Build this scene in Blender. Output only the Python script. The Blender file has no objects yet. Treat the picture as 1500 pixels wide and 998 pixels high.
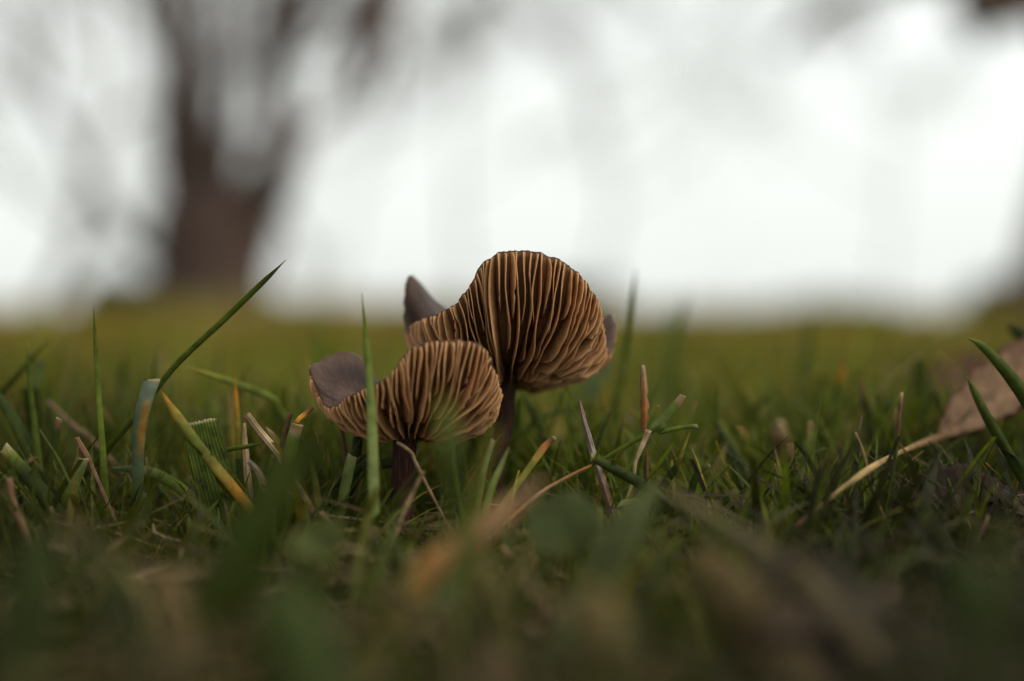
import bpy, math, random
import numpy as np
from mathutils import Vector

random.seed(7)
rng = np.random.default_rng(11)
S = 0.001                                   # everything below is laid out in millimetres
scene = bpy.context.scene
COL = scene.collection

# ------------------------------------------------------------------ camera, sky, sun, exposure
CAM = np.array([0.0, -236.0, 47.0])         # macro camera a hand's breadth above the lawn (mm)
FPX = 1500 * 50.0 / 36.0                    # focal length in photo pixels
PITCH = math.atan(44.0 / FPX)
cam_data = bpy.data.cameras.new('camera')
cam_data.lens = 50.0
cam_data.sensor_width = 36.0
cam_data.clip_start = 0.005
cam_data.clip_end = 600.0
cam_data.dof.use_dof = True
cam_data.dof.focus_distance = 0.2345
cam_data.dof.aperture_fstop = 4.5
cam = bpy.data.objects.new('camera', cam_data)
cam.location = CAM * S
cam.rotation_euler = (math.pi / 2 - PITCH, 0, 0)
COL.objects.link(cam)
scene.camera = cam

SUN_ELEV, SUN_AZ = math.radians(48), math.radians(112)      # azimuth measured clockwise from +Y
world = bpy.data.worlds.new('World')
scene.world = world
world.use_nodes = True
wn, wl = world.node_tree.nodes, world.node_tree.links
sky = wn.new('ShaderNodeTexSky')
sky.sky_type = 'NISHITA'
sky.sun_disc = False
sky.sun_elevation = SUN_ELEV
sky.sun_rotation = SUN_AZ
sky.air_density = 1.0
sky.dust_density = 6.0
sky.ozone_density = 1.0
hsv = wn.new('ShaderNodeHueSaturation')
hsv.inputs['Saturation'].default_value = 0.12               # cloud cover takes the blue out of the sky
cloud = wn.new('ShaderNodeMix')
cloud.data_type = 'RGBA'
cloud.inputs['Factor'].default_value = 0.6                  # even overcast over the clear-sky gradient
cloud.inputs['B'].default_value = (9.7, 10.1, 9.65, 1)
wl.new(sky.outputs[0], hsv.inputs['Color'])
wl.new(hsv.outputs[0], cloud.inputs['A'])
wl.new(cloud.outputs['Result'], wn['Background'].inputs['Color'])
wn['Background'].inputs['Strength'].default_value = 0.088

sun_data = bpy.data.lights.new('sun', 'SUN')
sun_data.energy = 1.5
sun_data.angle = math.radians(24)
sun_data.color = (1.0, 0.90, 0.76)
sun = bpy.data.objects.new('sun', sun_data)
sd = Vector((math.sin(SUN_AZ) * math.cos(SUN_ELEV), math.cos(SUN_AZ) * math.cos(SUN_ELEV), math.sin(SUN_ELEV)))
sun.rotation_euler = sd.to_track_quat('Z', 'Y').to_euler()
COL.objects.link(sun)

scene.view_settings.view_transform = 'Standard'
scene.view_settings.look = 'None'
scene.view_settings.gamma = 1.0
scene.view_settings.exposure = 0.78
scene.render.engine = 'CYCLES'
scene.cycles.use_denoising = True
scene.cycles.max_bounces = 8
scene.cycles.transmission_bounces = 6
scene.cycles.caustics_reflective = False
scene.cycles.caustics_refractive = False


# ------------------------------------------------------------------ helpers
def P(px, py, Y):
    """A point of the photograph at depth Y (mm, 0 = the plane of the mushrooms) as a world point in mm."""
    cx, cy = (px - 750.0) / FPX, (499.0 - py) / FPX
    cp, sp = math.cos(PITCH), math.sin(PITCH)
    d = np.array([cx, cp + cy * sp, -sp + cy * cp])
    return CAM + d * ((Y - CAM[1]) / d[1])


def mm_per_px(Y):
    return (Y - CAM[1]) / FPX


def ground_z(x, y):
    """Ground height (mm) at x, y (mm)."""
    x = np.asarray(x, float); y = np.asarray(y, float)
    z = 1.3 * np.sin(x * 0.021 + 0.7) * np.cos(y * 0.017) + 0.8 * np.sin(x * 0.05 + y * 0.043)
    far = np.clip((y - 700) / 3000, 0, 1)
    z = z + far * (20 * np.sin(x * 0.0021 + 1.0) + 14 * np.sin(y * 0.0016 + x * 0.0008) + 9 * np.sin(x * .0067 + y * .003))
    mound = np.exp(-(((x + 1050) / 800) ** 2 + ((y - 5000) / 1500) ** 2))
    return z + 85 * mound


def spline(pts, n, closed=False, at=None):
    """Centripetal-ish Catmull-Rom through pts -> (n, k) samples."""
    p = np.asarray(pts, float)
    m = len(p)
    if closed:
        q = np.vstack([p[-1], p, p[0], p[1]])
        segs = m
    else:
        q = np.vstack([2 * p[0] - p[1], p, 2 * p[-1] - p[-2]])
        segs = m - 1
    t = np.linspace(0, segs, n, endpoint=not closed) if at is None else np.asarray(at) * segs
    i = np.minimum(t.astype(int), segs - 1)
    f = (t - i)[:, None]
    a, b, c, d = q[i], q[i + 1], q[i + 2], q[i + 3]
    return 0.5 * ((2 * b) + (-a + c) * f + (2 * a - 5 * b + 4 * c - d) * f ** 2 + (-a + 3 * b - 3 * c + d) * f ** 3)


def norm(v):
    return v / np.maximum(np.linalg.norm(v, axis=-1, keepdims=True), 1e-9)


def mesh_obj(name, V, F, mat, base=(0, 0, 0), parent=None, col=None, par=None, smooth=True):
    """V in mm world space, F an (n,4) or (n,3) index array or list; base is the object's origin (mm)."""
    V = (np.asarray(V, float) - np.asarray(base, float)) * S
    me = bpy.data.meshes.new(name)
    F = np.asarray(F, np.int32)
    k = F.shape[1]
    me.vertices.add(len(V)); me.vertices.foreach_set('co', V.astype(np.float32).ravel())
    me.loops.add(F.size); me.loops.foreach_set('vertex_index', F.ravel())
    me.polygons.add(len(F)); me.polygons.foreach_set('loop_start', np.arange(0, F.size, k, dtype=np.int32))
    me.polygons.foreach_set('use_smooth', np.full(len(F), smooth))
    for nm, dat in (('col', col), ('par', par)):
        if dat is not None:
            at = me.attributes.new(nm, 'FLOAT_COLOR', 'POINT')
            dat = np.asarray(dat, np.float32)
            if dat.shape[1] == 3:
                dat = np.hstack([dat, np.ones((len(dat), 1), np.float32)])
            at.data.foreach_set('color', dat.ravel())
    me.update(calc_edges=True)
    me.validate()
    me.materials.append(mat)
    o = bpy.data.objects.new(name, me)
    COL.objects.link(o)
    if parent is not None:
        o.parent = parent
    else:
        o.location = np.asarray(base, float) * S
    return o


def tag(o, label=None, cat=None, group=None, kind=None):
    for k, v in (('label', label), ('category', cat), ('group', group), ('kind', kind)):
        if v:
            o[k] = v
    return o


def empty(name, base, label, cat, group=None):
    o = bpy.data.objects.new(name, None)
    o.empty_display_size = 0.01
    o.location = np.asarray(base, float) * S
    COL.objects.link(o)
    return tag(o, label, cat, group)


def grid_faces(nu, nv, wrap_v=False):
    """Quads of an nu x nv vertex grid (index = i*nv + j)."""
    i = np.arange(nu - 1)[:, None]
    j = np.arange(nv if wrap_v else nv - 1)[None, :]
    a = i * nv + j
    b = i * nv + (j + 1) % nv
    return np.stack([a, b, b + nv, a + nv], -1).reshape(-1, 4)


def lerp_colors(stops, s):
    xs = [q[0] for q in stops]
    return np.stack([np.interp(s, xs, [q[1][c] for q in stops]) for c in range(3)], -1)


def frames(pts):
    t = norm(np.gradient(pts, axis=0))
    a = np.zeros_like(t)
    ref = np.array([0.0, 0.0, 1.0]) if abs(t[0, 2]) < 0.9 else np.array([1.0, 0.0, 0.0])
    prev = ref
    for i in range(len(t)):
        v = prev - t[i] * np.dot(prev, t[i])
        v /= max(np.linalg.norm(v), 1e-9)
        a[i] = v; prev = v
    return t, a, np.cross(t, a)


def tube_arrays(pts, rad, sides=8, knobs=0.0, flat=1.0):
    pts = np.asarray(pts, float)
    t, a, b = frames(pts)
    rad = np.broadcast_to(np.asarray(rad, float), (len(pts),))
    th = np.linspace(0, 2 * math.pi, sides, endpoint=False)
    r = rad[:, None] * (1 + knobs * rng.standard_normal((len(pts), sides)))
    V = pts[:, None] + r[..., None] * (np.cos(th)[None, :, None] * a[:, None] + flat * np.sin(th)[None, :, None] * b[:, None])
    V = V.reshape(-1, 3)
    F = grid_faces(len(pts), sides, True)
    n = len(V)
    V = np.vstack([V, pts[0], pts[-1]])
    j = np.arange(sides)
    c0 = np.stack([np.full(sides, n), (j + 1) % sides, j, np.full(sides, n)], -1)
    last = (len(pts) - 1) * sides
    c1 = np.stack([np.full(sides, n + 1), last + j, last + (j + 1) % sides, np.full(sides, n + 1)], -1)
    return V, F, c0[:, :3], c1[:, :3]


def tube(name, pts, rad, mat, base=None, parent=None, sides=8, knobs=0.0, stops=None, flat=1.0, pbase=(0, 0, 0)):
    V, F, c0, c1 = tube_arrays(pts, rad, sides, knobs, flat)
    T = np.vstack([F[:, [0, 1, 2]], F[:, [0, 2, 3]], c0, c1])
    n = len(pts)
    s = np.concatenate([np.repeat(np.linspace(0, 1, n), sides), [0, 1]])
    u = np.concatenate([np.tile(np.arange(sides) / sides, n), [0, 0]])
    par = np.stack([u, s, np.full_like(s, random.random())], -1)
    col = lerp_colors(stops, s) if stops else None
    return mesh_obj(name, V, T, mat, base if base is not None else pbase, parent, col=col, par=par)


# ------------------------------------------------------------------ materials
def new_mat(name):
    m = bpy.data.materials.new(name)
    m.use_nodes = True
    return m, m.node_tree.nodes, m.node_tree.links


def noise(n, l, scale, detail=3.0, coord=None, rough=0.55):
    t = n.new('ShaderNodeTexNoise')
    t.inputs['Scale'].default_value = scale
    t.inputs['Detail'].default_value = detail
    t.inputs['Roughness'].default_value = rough
    if coord is not None:
        l.new(coord, t.inputs['Vector'])
    return t


def ramp(n, l, src, stops):
    r = n.new('ShaderNodeValToRGB')
    e = r.color_ramp.elements
    e[0].position, e[0].color = stops[0][0], (*stops[0][1], 1)
    e[1].position, e[1].color = stops[-1][0], (*stops[-1][1], 1)
    for p, c in stops[1:-1]:
        x = e.new(p); x.color = (*c, 1)
    l.new(src, r.inputs['Fac'])
    return r


def mix_col(n, l, a, b, fac, mode='MIX'):
    m = n.new('ShaderNodeMix'); m.data_type = 'RGBA'; m.blend_type = mode
    for k, v in (('A', a), ('B', b)):
        if isinstance(v, tuple):
            m.inputs[k].default_value = (*v, 1)
        else:
            l.new(v, m.inputs[k])
    if isinstance(fac, float):
        m.inputs['Factor'].default_value = fac
    else:
        l.new(fac, m.inputs['Factor'])
    return m.outputs['Result']


def leaf_mat(name, trans=0.4, rough=0.45, stripes=14.0, spec=0.35, use_col=True, base=(0.08, 0.13, 0.03), vary=0.5, bump=0.3):
    """Plant tissue: vertex colour x mottling, fine lengthwise veins, light passing through it."""
    m, n, l = new_mat(name)
    bs = n['Principled BSDF']
    out = n['Material Output']
    tc = n.new('ShaderNodeTexCoord')
    if use_col:
        at = n.new('ShaderNodeAttribute'); at.attribute_name = 'col'
        src = at.outputs['Color']
    else:
        rgb = n.new('ShaderNodeRGB'); rgb.outputs[0].default_value = (*base, 1)
        src = rgb.outputs[0]
    nz = noise(n, l, 420.0, 4.0, tc.outputs['Object'])
    r = ramp(n, l, nz.outputs['Fac'], [(0.25, (1 - vary,) * 3), (0.75, (1 + vary * 0.6,) * 3)])
    c1 = mix_col(n, l, src, r.outputs['Color'], 1.0, 'MULTIPLY')
    pa = n.new('ShaderNodeAttribute'); pa.attribute_name = 'par'
    sx = n.new('ShaderNodeSeparateXYZ'); l.new(pa.outputs['Vector'], sx.inputs[0])
    mm = n.new('ShaderNodeMath'); mm.operation = 'MULTIPLY'; mm.inputs[1].default_value = stripes * 2 * math.pi
    l.new(sx.outputs['X'], mm.inputs[0])
    sn = n.new('ShaderNodeMath'); sn.operation = 'SINE'; l.new(mm.outputs[0], sn.inputs[0])
    mr = n.new('ShaderNodeMapRange'); mr.inputs['From Min'].default_value = -1; mr.inputs['To Min'].default_value = 0.72; mr.inputs['To Max'].default_value = 1.18
    l.new(sn.outputs[0], mr.inputs['Value'])
    c2 = mix_col(n, l, c1, mr.outputs['Result'], 1.0, 'MULTIPLY')
    l.new(c2, bs.inputs['Base Color'])
    bs.inputs['Roughness'].default_value = rough
    bs.inputs['Specular IOR Level'].default_value = spec
    bp = n.new('ShaderNodeBump'); bp.inputs['Strength'].default_value = bump; bp.inputs['Distance'].default_value = 0.0001
    l.new(sn.outputs[0], bp.inputs['Height']); l.new(bp.outputs[0], bs.inputs['Normal'])
    tr = n.new('ShaderNodeBsdfTranslucent')
    tcol = mix_col(n, l, c2, (1.25, 1.2, 0.75), 1.0, 'MULTIPLY')
    l.new(tcol, tr.inputs['Color'])
    mx = n.new('ShaderNodeMixShader'); mx.inputs[0].default_value = trans
    l.new(bs.outputs[0], mx.inputs[1]); l.new(tr.outputs[0], mx.inputs[2])
    l.new(mx.outputs[0], out.inputs['Surface'])
    return m


GRASS = leaf_mat('grass_tissue', 0.4, 0.55, spec=0.12)
GRASS_FAR = leaf_mat('far_grass_tissue', 0.42, 0.6, stripes=2.0, spec=0.05)
DRY = leaf_mat('dry_tissue', 0.22, 0.75, stripes=6.0, spec=0.15, vary=0.6)
RIBBED = leaf_mat('ribbed_blade_tissue', 0.36, 0.5, stripes=11.0, spec=0.12, vary=0.75)
CLOVER = leaf_mat('clover_tissue', 0.35, 0.7, stripes=0.0, spec=0.1, vary=0.4)
TWIG = leaf_mat('twig_bark', 0.0, 0.85, stripes=5.0, spec=0.1, vary=0.7, bump=0.8)


def gill_mat():
    m, n, l = new_mat('gill_flesh')
    bs, out = n['Principled BSDF'], n['Material Output']
    tc = n.new('ShaderNodeTexCoord')
    nz = noise(n, l, 340.0, 6.0, tc.outputs['Object'], 0.7)
    r = ramp(n, l, nz.outputs['Fac'], [(0.25, (0.22, 0.10, 0.036)), (0.5, (0.40, 0.21, 0.085)), (0.8, (0.54, 0.31, 0.14))])
    pa = n.new('ShaderNodeAttribute'); pa.attribute_name = 'par'
    sx = n.new('ShaderNodeSeparateXYZ'); l.new(pa.outputs['Vector'], sx.inputs[0])
    # knife edge painted paler than the faces: its own pale tone plus caught light
    er = n.new('ShaderNodeMapRange'); er.inputs['From Min'].default_value = 0.72; er.inputs['From Max'].default_value = 1.0
    er.inputs['To Max'].default_value = 0.55
    l.new(sx.outputs['X'], er.inputs['Value'])
    c = mix_col(n, l, r.outputs['Color'], (0.74, 0.47, 0.23), er.outputs['Result'])
    l.new(c, bs.inputs['Base Color'])
    bs.inputs['Roughness'].default_value = 0.62
    bs.inputs['Specular IOR Level'].default_value = 0.25
    fine = noise(n, l, 1500.0, 3.0, tc.outputs['Object'])
    bp = n.new('ShaderNodeBump'); bp.inputs['Strength'].default_value = 0.35; bp.inputs['Distance'].default_value = 0.0002
    l.new(fine.outputs['Fac'], bp.inputs['Height']); l.new(bp.outputs[0], bs.inputs['Normal'])
    tr = n.new('ShaderNodeBsdfTranslucent')
    l.new(mix_col(n, l, c, (1.15, 0.9, 0.65), 1.0, 'MULTIPLY'), tr.inputs['Color'])
    mx = n.new('ShaderNodeMixShader'); mx.inputs[0].default_value = 0.4
    l.new(bs.outputs[0], mx.inputs[1]); l.new(tr.outputs[0], mx.inputs[2])
    l.new(mx.outputs[0], out.inputs['Surface'])
    return m


def cap_mat():
    m, n, l = new_mat('cap_skin')
    bs = n['Principled BSDF']
    tc = n.new('ShaderNodeTexCoord')
    pa = n.new('ShaderNodeAttribute'); pa.attribute_name = 'par'
    sx = n.new('ShaderNodeSeparateXYZ'); l.new(pa.outputs['Vector'], sx.inputs[0])
    nz = noise(n, l, 190.0, 5.0, tc.outputs['Object'])
    r = ramp(n, l, nz.outputs['Fac'], [(0.25, (0.012, 0.006, 0.004)), (0.55, (0.030, 0.0165, 0.0115)), (0.8, (0.062, 0.037, 0.027))])
    # margin: a thin dark rusty hem; underside between the gills: brown flesh
    er = n.new('ShaderNodeMapRange'); er.inputs['From Min'].default_value = 0.86; er.inputs['From Max'].default_value = 1.0; er.inputs['To Max'].default_value = 0.8
    l.new(sx.outputs['Y'], er.inputs['Value'])
    fz = noise(n, l, 2200.0, 3.0, tc.outputs['Object'], 0.7)
    fr = ramp(n, l, fz.outputs['Fac'], [(0.3, (0.6, 0.6, 0.6)), (0.5, (1.0, 1.0, 1.0)), (0.72, (1.9, 1.85, 1.8))])
    skin = mix_col(n, l, r.outputs['Color'], fr.outputs['Color'], 1.0, 'MULTIPLY')
    mu = n.new('ShaderNodeMath'); mu.operation = 'MULTIPLY'; mu.inputs[1].default_value = 260.0
    mv = n.new('ShaderNodeMath'); mv.operation = 'MULTIPLY'; mv.inputs[1].default_value = 5.0
    cv = n.new('ShaderNodeCombineXYZ')
    l.new(sx.outputs['Z'], mu.inputs[0]); l.new(sx.outputs['Y'], mv.inputs[0])
    l.new(mu.outputs[0], cv.inputs['X']); l.new(mv.outputs[0], cv.inputs['Y'])
    fib = noise(n, l, 1.0, 4.0, cv.outputs[0], 0.65)
    fibr = ramp(n, l, fib.outputs['Fac'], [(0.3, (0.5, 0.48, 0.46)), (0.7, (1.55, 1.5, 1.45))])
    skin = mix_col(n, l, skin, fibr.outputs['Color'], 1.0, 'MULTIPLY')
    c = mix_col(n, l, skin, (0.055, 0.030, 0.019), er.outputs['Result'])
    c = mix_col(n, l, (0.12, 0.055, 0.023), c, sx.outputs['X'])
    hem = n.new('ShaderNodeMapRange'); hem.inputs['From Min'].default_value = 0.982; hem.inputs['From Max'].default_value = 0.998
    l.new(sx.outputs['Y'], hem.inputs['Value'])
    under = n.new('ShaderNodeMath'); under.operation = 'SUBTRACT'; under.inputs[0].default_value = 1.0; l.new(sx.outputs['X'], under.inputs[1])
    hm = n.new('ShaderNodeMath'); hm.operation = 'MULTIPLY'; l.new(hem.outputs['Result'], hm.inputs[0]); l.new(under.outputs[0], hm.inputs[1])
    c = mix_col(n, l, c, (0.035, 0.018, 0.011), hm.outputs[0])
    l.new(c, bs.inputs['Base Color'])
    bs.inputs['Roughness'].default_value = 0.5
    bs.inputs['Specular IOR Level'].default_value = 0.14
    bs.inputs['Sheen Weight'].default_value = 0.0
    bs.inputs['Sheen Roughness'].default_value = 0.4
    fine = noise(n, l, 1400.0, 5.0, tc.outputs['Object'], 0.7)
    bp = n.new('ShaderNodeBump'); bp.inputs['Strength'].default_value = 0.6; bp.inputs['Distance'].default_value = 0.0003
    l.new(fine.outputs['Fac'], bp.inputs['Height']); l.new(bp.outputs[0], bs.inputs['Normal'])
    return m


def stem_mat():
    m, n, l = new_mat('stem_flesh')
    bs = n['Principled BSDF']
    tc = n.new('ShaderNodeTexCoord')
    mp = n.new('ShaderNodeMapping'); mp.inputs['Scale'].default_value = (1, 1, 0.12)
    l.new(tc.outputs['Object'], mp.inputs['Vector'])
    nz = noise(n, l, 2600.0, 4.0, mp.outputs[0], 0.7)
    r = ramp(n, l, nz.outputs['Fac'], [(0.3, (0.011, 0.004, 0.003)), (0.55, (0.03, 0.013, 0.008)), (0.75, (0.085, 0.046, 0.029))])
    l.new(r.outputs['Color'], bs.inputs['Base Color'])
    bs.inputs['Roughness'].default_value = 0.65
    bs.inputs['Specular IOR Level'].default_value = 0.07
    bp = n.new('ShaderNodeBump'); bp.inputs['Strength'].default_value = 0.5; bp.inputs['Distance'].default_value = 0.0003
    l.new(nz.outputs['Fac'], bp.inputs['Height']); l.new(bp.outputs[0], bs.inputs['Normal'])
    return m


def bark_mat(name, a, b, scale=6.0):
    m, n, l = new_mat(name)
    bs = n['Principled BSDF']
    tc = n.new('ShaderNodeTexCoord')
    mp = n.new('ShaderNodeMapping'); mp.inputs['Scale'].default_value = (1, 1, 0.25)
    l.new(tc.outputs['Object'], mp.inputs['Vector'])
    nz = noise(n, l, scale, 6.0, mp.outputs[0], 0.65)
    r = ramp(n, l, nz.outputs['Fac'], [(0.3, a), (0.7, b)])
    l.new(r.outputs['Color'], bs.inputs['Base Color'])
    bs.inputs['Roughness'].default_value = 0.9
    bp = n.new('ShaderNodeBump'); bp.inputs['Strength'].default_value = 0.8; bp.inputs['Distance'].default_value = 0.02
    l.new(nz.outputs['Fac'], bp.inputs['Height']); l.new(bp.outputs[0], bs.inputs['Normal'])
    return m


def ground_mat():
    m, n, l = new_mat('soil_and_turf')
    bs = n['Principled BSDF']
    tc = n.new('ShaderNodeTexCoord')
    fine = noise(n, l, 260.0, 6.0, tc.outputs['Object'], 0.7)
    soil = ramp(n, l, fine.outputs['Fac'], [(0.3, (0.014, 0.010, 0.006)), (0.55, (0.04, 0.028, 0.015)), (0.75, (0.09, 0.065, 0.032))])
    turf_n = noise(n, l, 1.3, 6.0, tc.outputs['Object'], 0.6)
    turf = ramp(n, l, turf_n.outputs['Fac'], [(0.3, (0.08, 0.085, 0.02)), (0.5, (0.12, 0.115, 0.028)), (0.7, (0.15, 0.13, 0.035))])
    sx = n.new('ShaderNodeSeparateXYZ'); l.new(tc.outputs['Object'], sx.inputs[0])
    mr = n.new('ShaderNodeMapRange'); mr.inputs['From Min'].default_value = 0.8; mr.inputs['From Max'].default_value = 4.0
    l.new(sx.outputs['Y'], mr.inputs['Value'])
    c = mix_col(n, l, soil.outputs['Color'], turf.outputs['Color'], mr.outputs['Result'])
    l.new(c, bs.inputs['Base Color'])
    bs.inputs['Roughness'].default_value = 0.95
    bp = n.new('ShaderNodeBump'); bp.inputs['Strength'].default_value = 0.8; bp.inputs['Distance'].default_value = 0.001
    l.new(fine.outputs['Fac'], bp.inputs['Height']); l.new(bp.outputs[0], bs.inputs['Normal'])
    return m


GILL, CAP, STEM, GROUND = gill_mat(), cap_mat(), stem_mat(), ground_mat()
BARK_DARK = bark_mat('dark_bark', (0.022, 0.011, 0.007), (0.066, 0.038, 0.028))
BARK_GREY = bark_mat('grey_bark', (0.07, 0.065, 0.06), (0.17, 0.16, 0.145))

# ------------------------------------------------------------------ ground: one sheet out to the horizon
rad = np.concatenate([[0], np.geomspace(6, 200000, 150)])
ang = np.linspace(0, 2 * math.pi, 96, endpoint=False)
gx = rad[:, None] * np.cos(ang)[None]
gy = rad[:, None] * np.sin(ang)[None]
fade = np.clip(1 - (np.hypot(gx, gy) - 15000) / 40000, 0, 1)
gz = ground_z(gx, gy) * fade
GV = np.stack([gx, gy, gz], -1).reshape(-1, 3)
ground = mesh_obj('ground', GV, grid_faces(len(rad), len(ang), True), GROUND)
tag(ground, 'dark soil and mown lawn running out to the horizon', 'ground', kind='structure')


# ------------------------------------------------------------------ trees
def tree_tubes(store, pts, r0, r1, sides):
    V, F, c0, c1 = tube_arrays(pts, np.linspace(r0, r1, len(pts)), sides)
    store.append((V, np.vstack([F[:, [0, 1, 2]], F[:, [0, 2, 3]], c0, c1])))


def join(store):
    n, Vs, Fs = 0, [], []
    for V, F in store:
        Vs.append(V); Fs.append(F + n); n += len(V)
    return np.vstack(Vs), np.vstack(Fs)


def grow(store, start, d, length, r, depth, rnd, droop=0.0, spread=0.8):
    n = 6
    pts = [np.array(start, float)]
    d = np.array(d, float) / np.linalg.norm(d)
    for i in range(n):
        d = d + np.array([rnd.gauss(0, .16), rnd.gauss(0, .16), rnd.gauss(0, .12) - droop])
        d /= np.linalg.norm(d)
        pts.append(pts[-1] + d * length / n)
    tree_tubes(store, np.array(pts), r, r * 0.45, 5 if depth > 1 else 3)
    if depth <= 0:
        return
    k = 4 if depth > 1 else 5
    for j in range(k):
        q = pts[rnd.randint(2, n)]
        ax = np.array([rnd.gauss(0, spread), rnd.gauss(0, spread), rnd.gauss(0.12, spread * 0.7) - droop * 2])
        grow(store, q, d + ax, length * rnd.uniform(.45, .72), r * rnd.uniform(.35, .5), depth - 1, rnd, droop, spread)


def tree(label, base, trunk_pts, trunk_r, limbs, bark, seed, group, twig_depth=3, twig_n=5, twig_len=0.5, droop=0.0, leaves=0, leaf_mm=40):
    """limbs: list of (pts mm, r0, r1). The crown is every fine twig of the tree."""
    rnd = random.Random(seed)
    root = empty('bare_tree', base, label, 'tree', group)
    V, F, c0, c1 = tube_arrays(trunk_pts, trunk_r, 14, 0.03)
    mesh_obj('trunk', V, np.vstack([F[:, [0, 1, 2]], F[:, [0, 2, 3]], c0, c1]), bark, base, root)
    twigs = []
    for pts, r0, r1 in limbs:
        q = spline(pts, 14)
        V, F, c0, c1 = tube_arrays(q, np.linspace(r0, r1, 14), 10, 0.02)
        mesh_obj('limb', V, np.vstack([F[:, [0, 1, 2]], F[:, [0, 2, 3]], c0, c1]), bark, base, root)
        L = np.linalg.norm(q[-1] - q[0])
        for k in range(twig_n):
            i = rnd.randint(3, 13)
            t = norm(q[min(i, 12) + 1] - q[min(i, 12)])
            d = t + np.array([rnd.gauss(0, .6), rnd.gauss(0, .6), rnd.gauss(0.1, .4)])
            grow(twigs, q[i], d, L * twig_len * rnd.uniform(.6, 1.1), max(r1 * 0.55, 3.0), twig_depth, rnd, droop)
    if twigs:
        V, F = join(twigs)
        if leaves:
            r = np.random.default_rng(seed)
            n = leaves
            c = V[r.integers(0, len(V), n)] + r.normal(0, leaf_mm * 2, (n, 3))
            a = norm(r.standard_normal((n, 3))); e = norm(np.cross(a, r.standard_normal((n, 3))))
            z = r.uniform(.5, 1.1, (n, 1)) * leaf_mm
            Q = np.stack([c + a * z, c + e * z * .55, c - a * z, c - e * z * .55], 1).reshape(-1, 3)
            q = np.arange(n * 4).reshape(-1, 4) + len(V)
            F = np.vstack([F, q[:, [0, 1, 2]], q[:, [0, 2, 3]]])
            V = np.vstack([V, Q])
        tag(mesh_obj('crown', V, F, bark, base, root), kind='stuff')
    return root


def px_pts(lst):
    return np.array([P(*q) for q in lst])


TG = 'bare trees beyond the lawn'
Y = 5000
m5 = mm_per_px(Y)
b = P(305, 455, Y); b[2] = ground_z(b[0], b[1]) - 40
trunk = np.vstack([b, px_pts([(305, 425, Y), (309, 385, Y), (315, 340, Y), (318, 300, Y), (320, 262, Y)])])
limbs = [
    (px_pts([(292, 340, Y), (270, 262, Y - 80), (258, 160, Y - 160), (256, 60, Y - 200), (246, -80, Y - 260), (240, -320, Y - 300)]), 46 * m5, 19 * m5),
    (px_pts([(318, 300, Y), (314, 210, Y + 150), (306, 90, Y + 300), (312, -60, Y + 380), (300, -300, Y + 500)]), 17 * m5, 8 * m5),
    (px_pts([(330, 300, Y), (342, 200, Y + 60), (350, 80, Y + 120), (344, -60, Y + 180), (356, -320, Y + 200)]), 16 * m5, 8 * m5),
    (px_pts([(345, 355, Y), (388, 288, Y - 100), (412, 225, Y - 180), (408, 120, Y - 220), (398, -30, Y - 200), (420, -280, Y - 100)]), 46 * m5, 11 * m5),
    (px_pts([(280, 400, Y), (205, 362, Y - 80), (150, 290, Y - 140), (95, 190, Y - 200), (40, 80, Y - 260), (-30, -120, Y - 300)]), 15 * m5, 6 * m5),
    (px_pts([(408, 120, Y - 220), (470, -60, Y - 500), (560, -120, Y - 800), (572, -20, Y - 1000), (535, 70, Y - 1100), (500, 150, Y - 1150)]), 22 * m5, 19 * m5),
    (px_pts([(420, -200, Y - 100), (500, -150, Y - 500), (570, -60, Y - 900), (548, 20, Y - 1050), (518, 100, Y - 1100)]), 22 * m5, 18 * m5),
    (px_pts([(420, -280, Y - 100), (560, -220, Y + 300), (680, -90, Y + 700), (740, -10, Y + 900), (800, 60, Y + 1000)]), 12 * m5, 4 * m5),
    (px_pts([(420, -280, Y - 100), (600, -260, Y + 600), (800, -140, Y + 1100), (900, -40, Y + 1300), (960, 30, Y + 1400)]), 12 * m5, 4 * m5),
]
tree('dark many-stemmed tree rising behind the long leaning grass blade', b, trunk,
     np.array([108, 92, 90, 94, 86, 60]) * m5, limbs, BARK_DARK, 3, TG, 2, 3, 0.36)

Y = 3800
m4 = mm_per_px(Y)
b = P(1540, 470, Y); b[2] = ground_z(b[0], b[1]) - 40
trunk = np.vstack([b, px_pts([(1536, 440, Y), (1545, 380, Y), (1580, 250, Y), (1600, 100, Y), (1610, -200, Y)])])
limbs = [
    (px_pts([(1600, 60, Y), (1560, -30, Y - 100), (1500, -10, Y - 150), (1465, 2, Y - 200), (1415, -4, Y - 220)]), 58 * m4, 40 * m4),
    (px_pts([(1605, -100, Y), (1540, -140, Y + 100), (1440, -60, Y + 200), (1330, -30, Y + 300), (1220, 0, Y + 350), (1140, 75, Y + 380)]), 22 * m4, 10 * m4),
]
tree('dark trunk cut by the frame edge above the fallen leaf', b, trunk,
     np.array([86, 66, 54, 48, 44, 36]) * m4, limbs, BARK_DARK, 9, TG, 2, 4, 0.3, 0.06)


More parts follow.
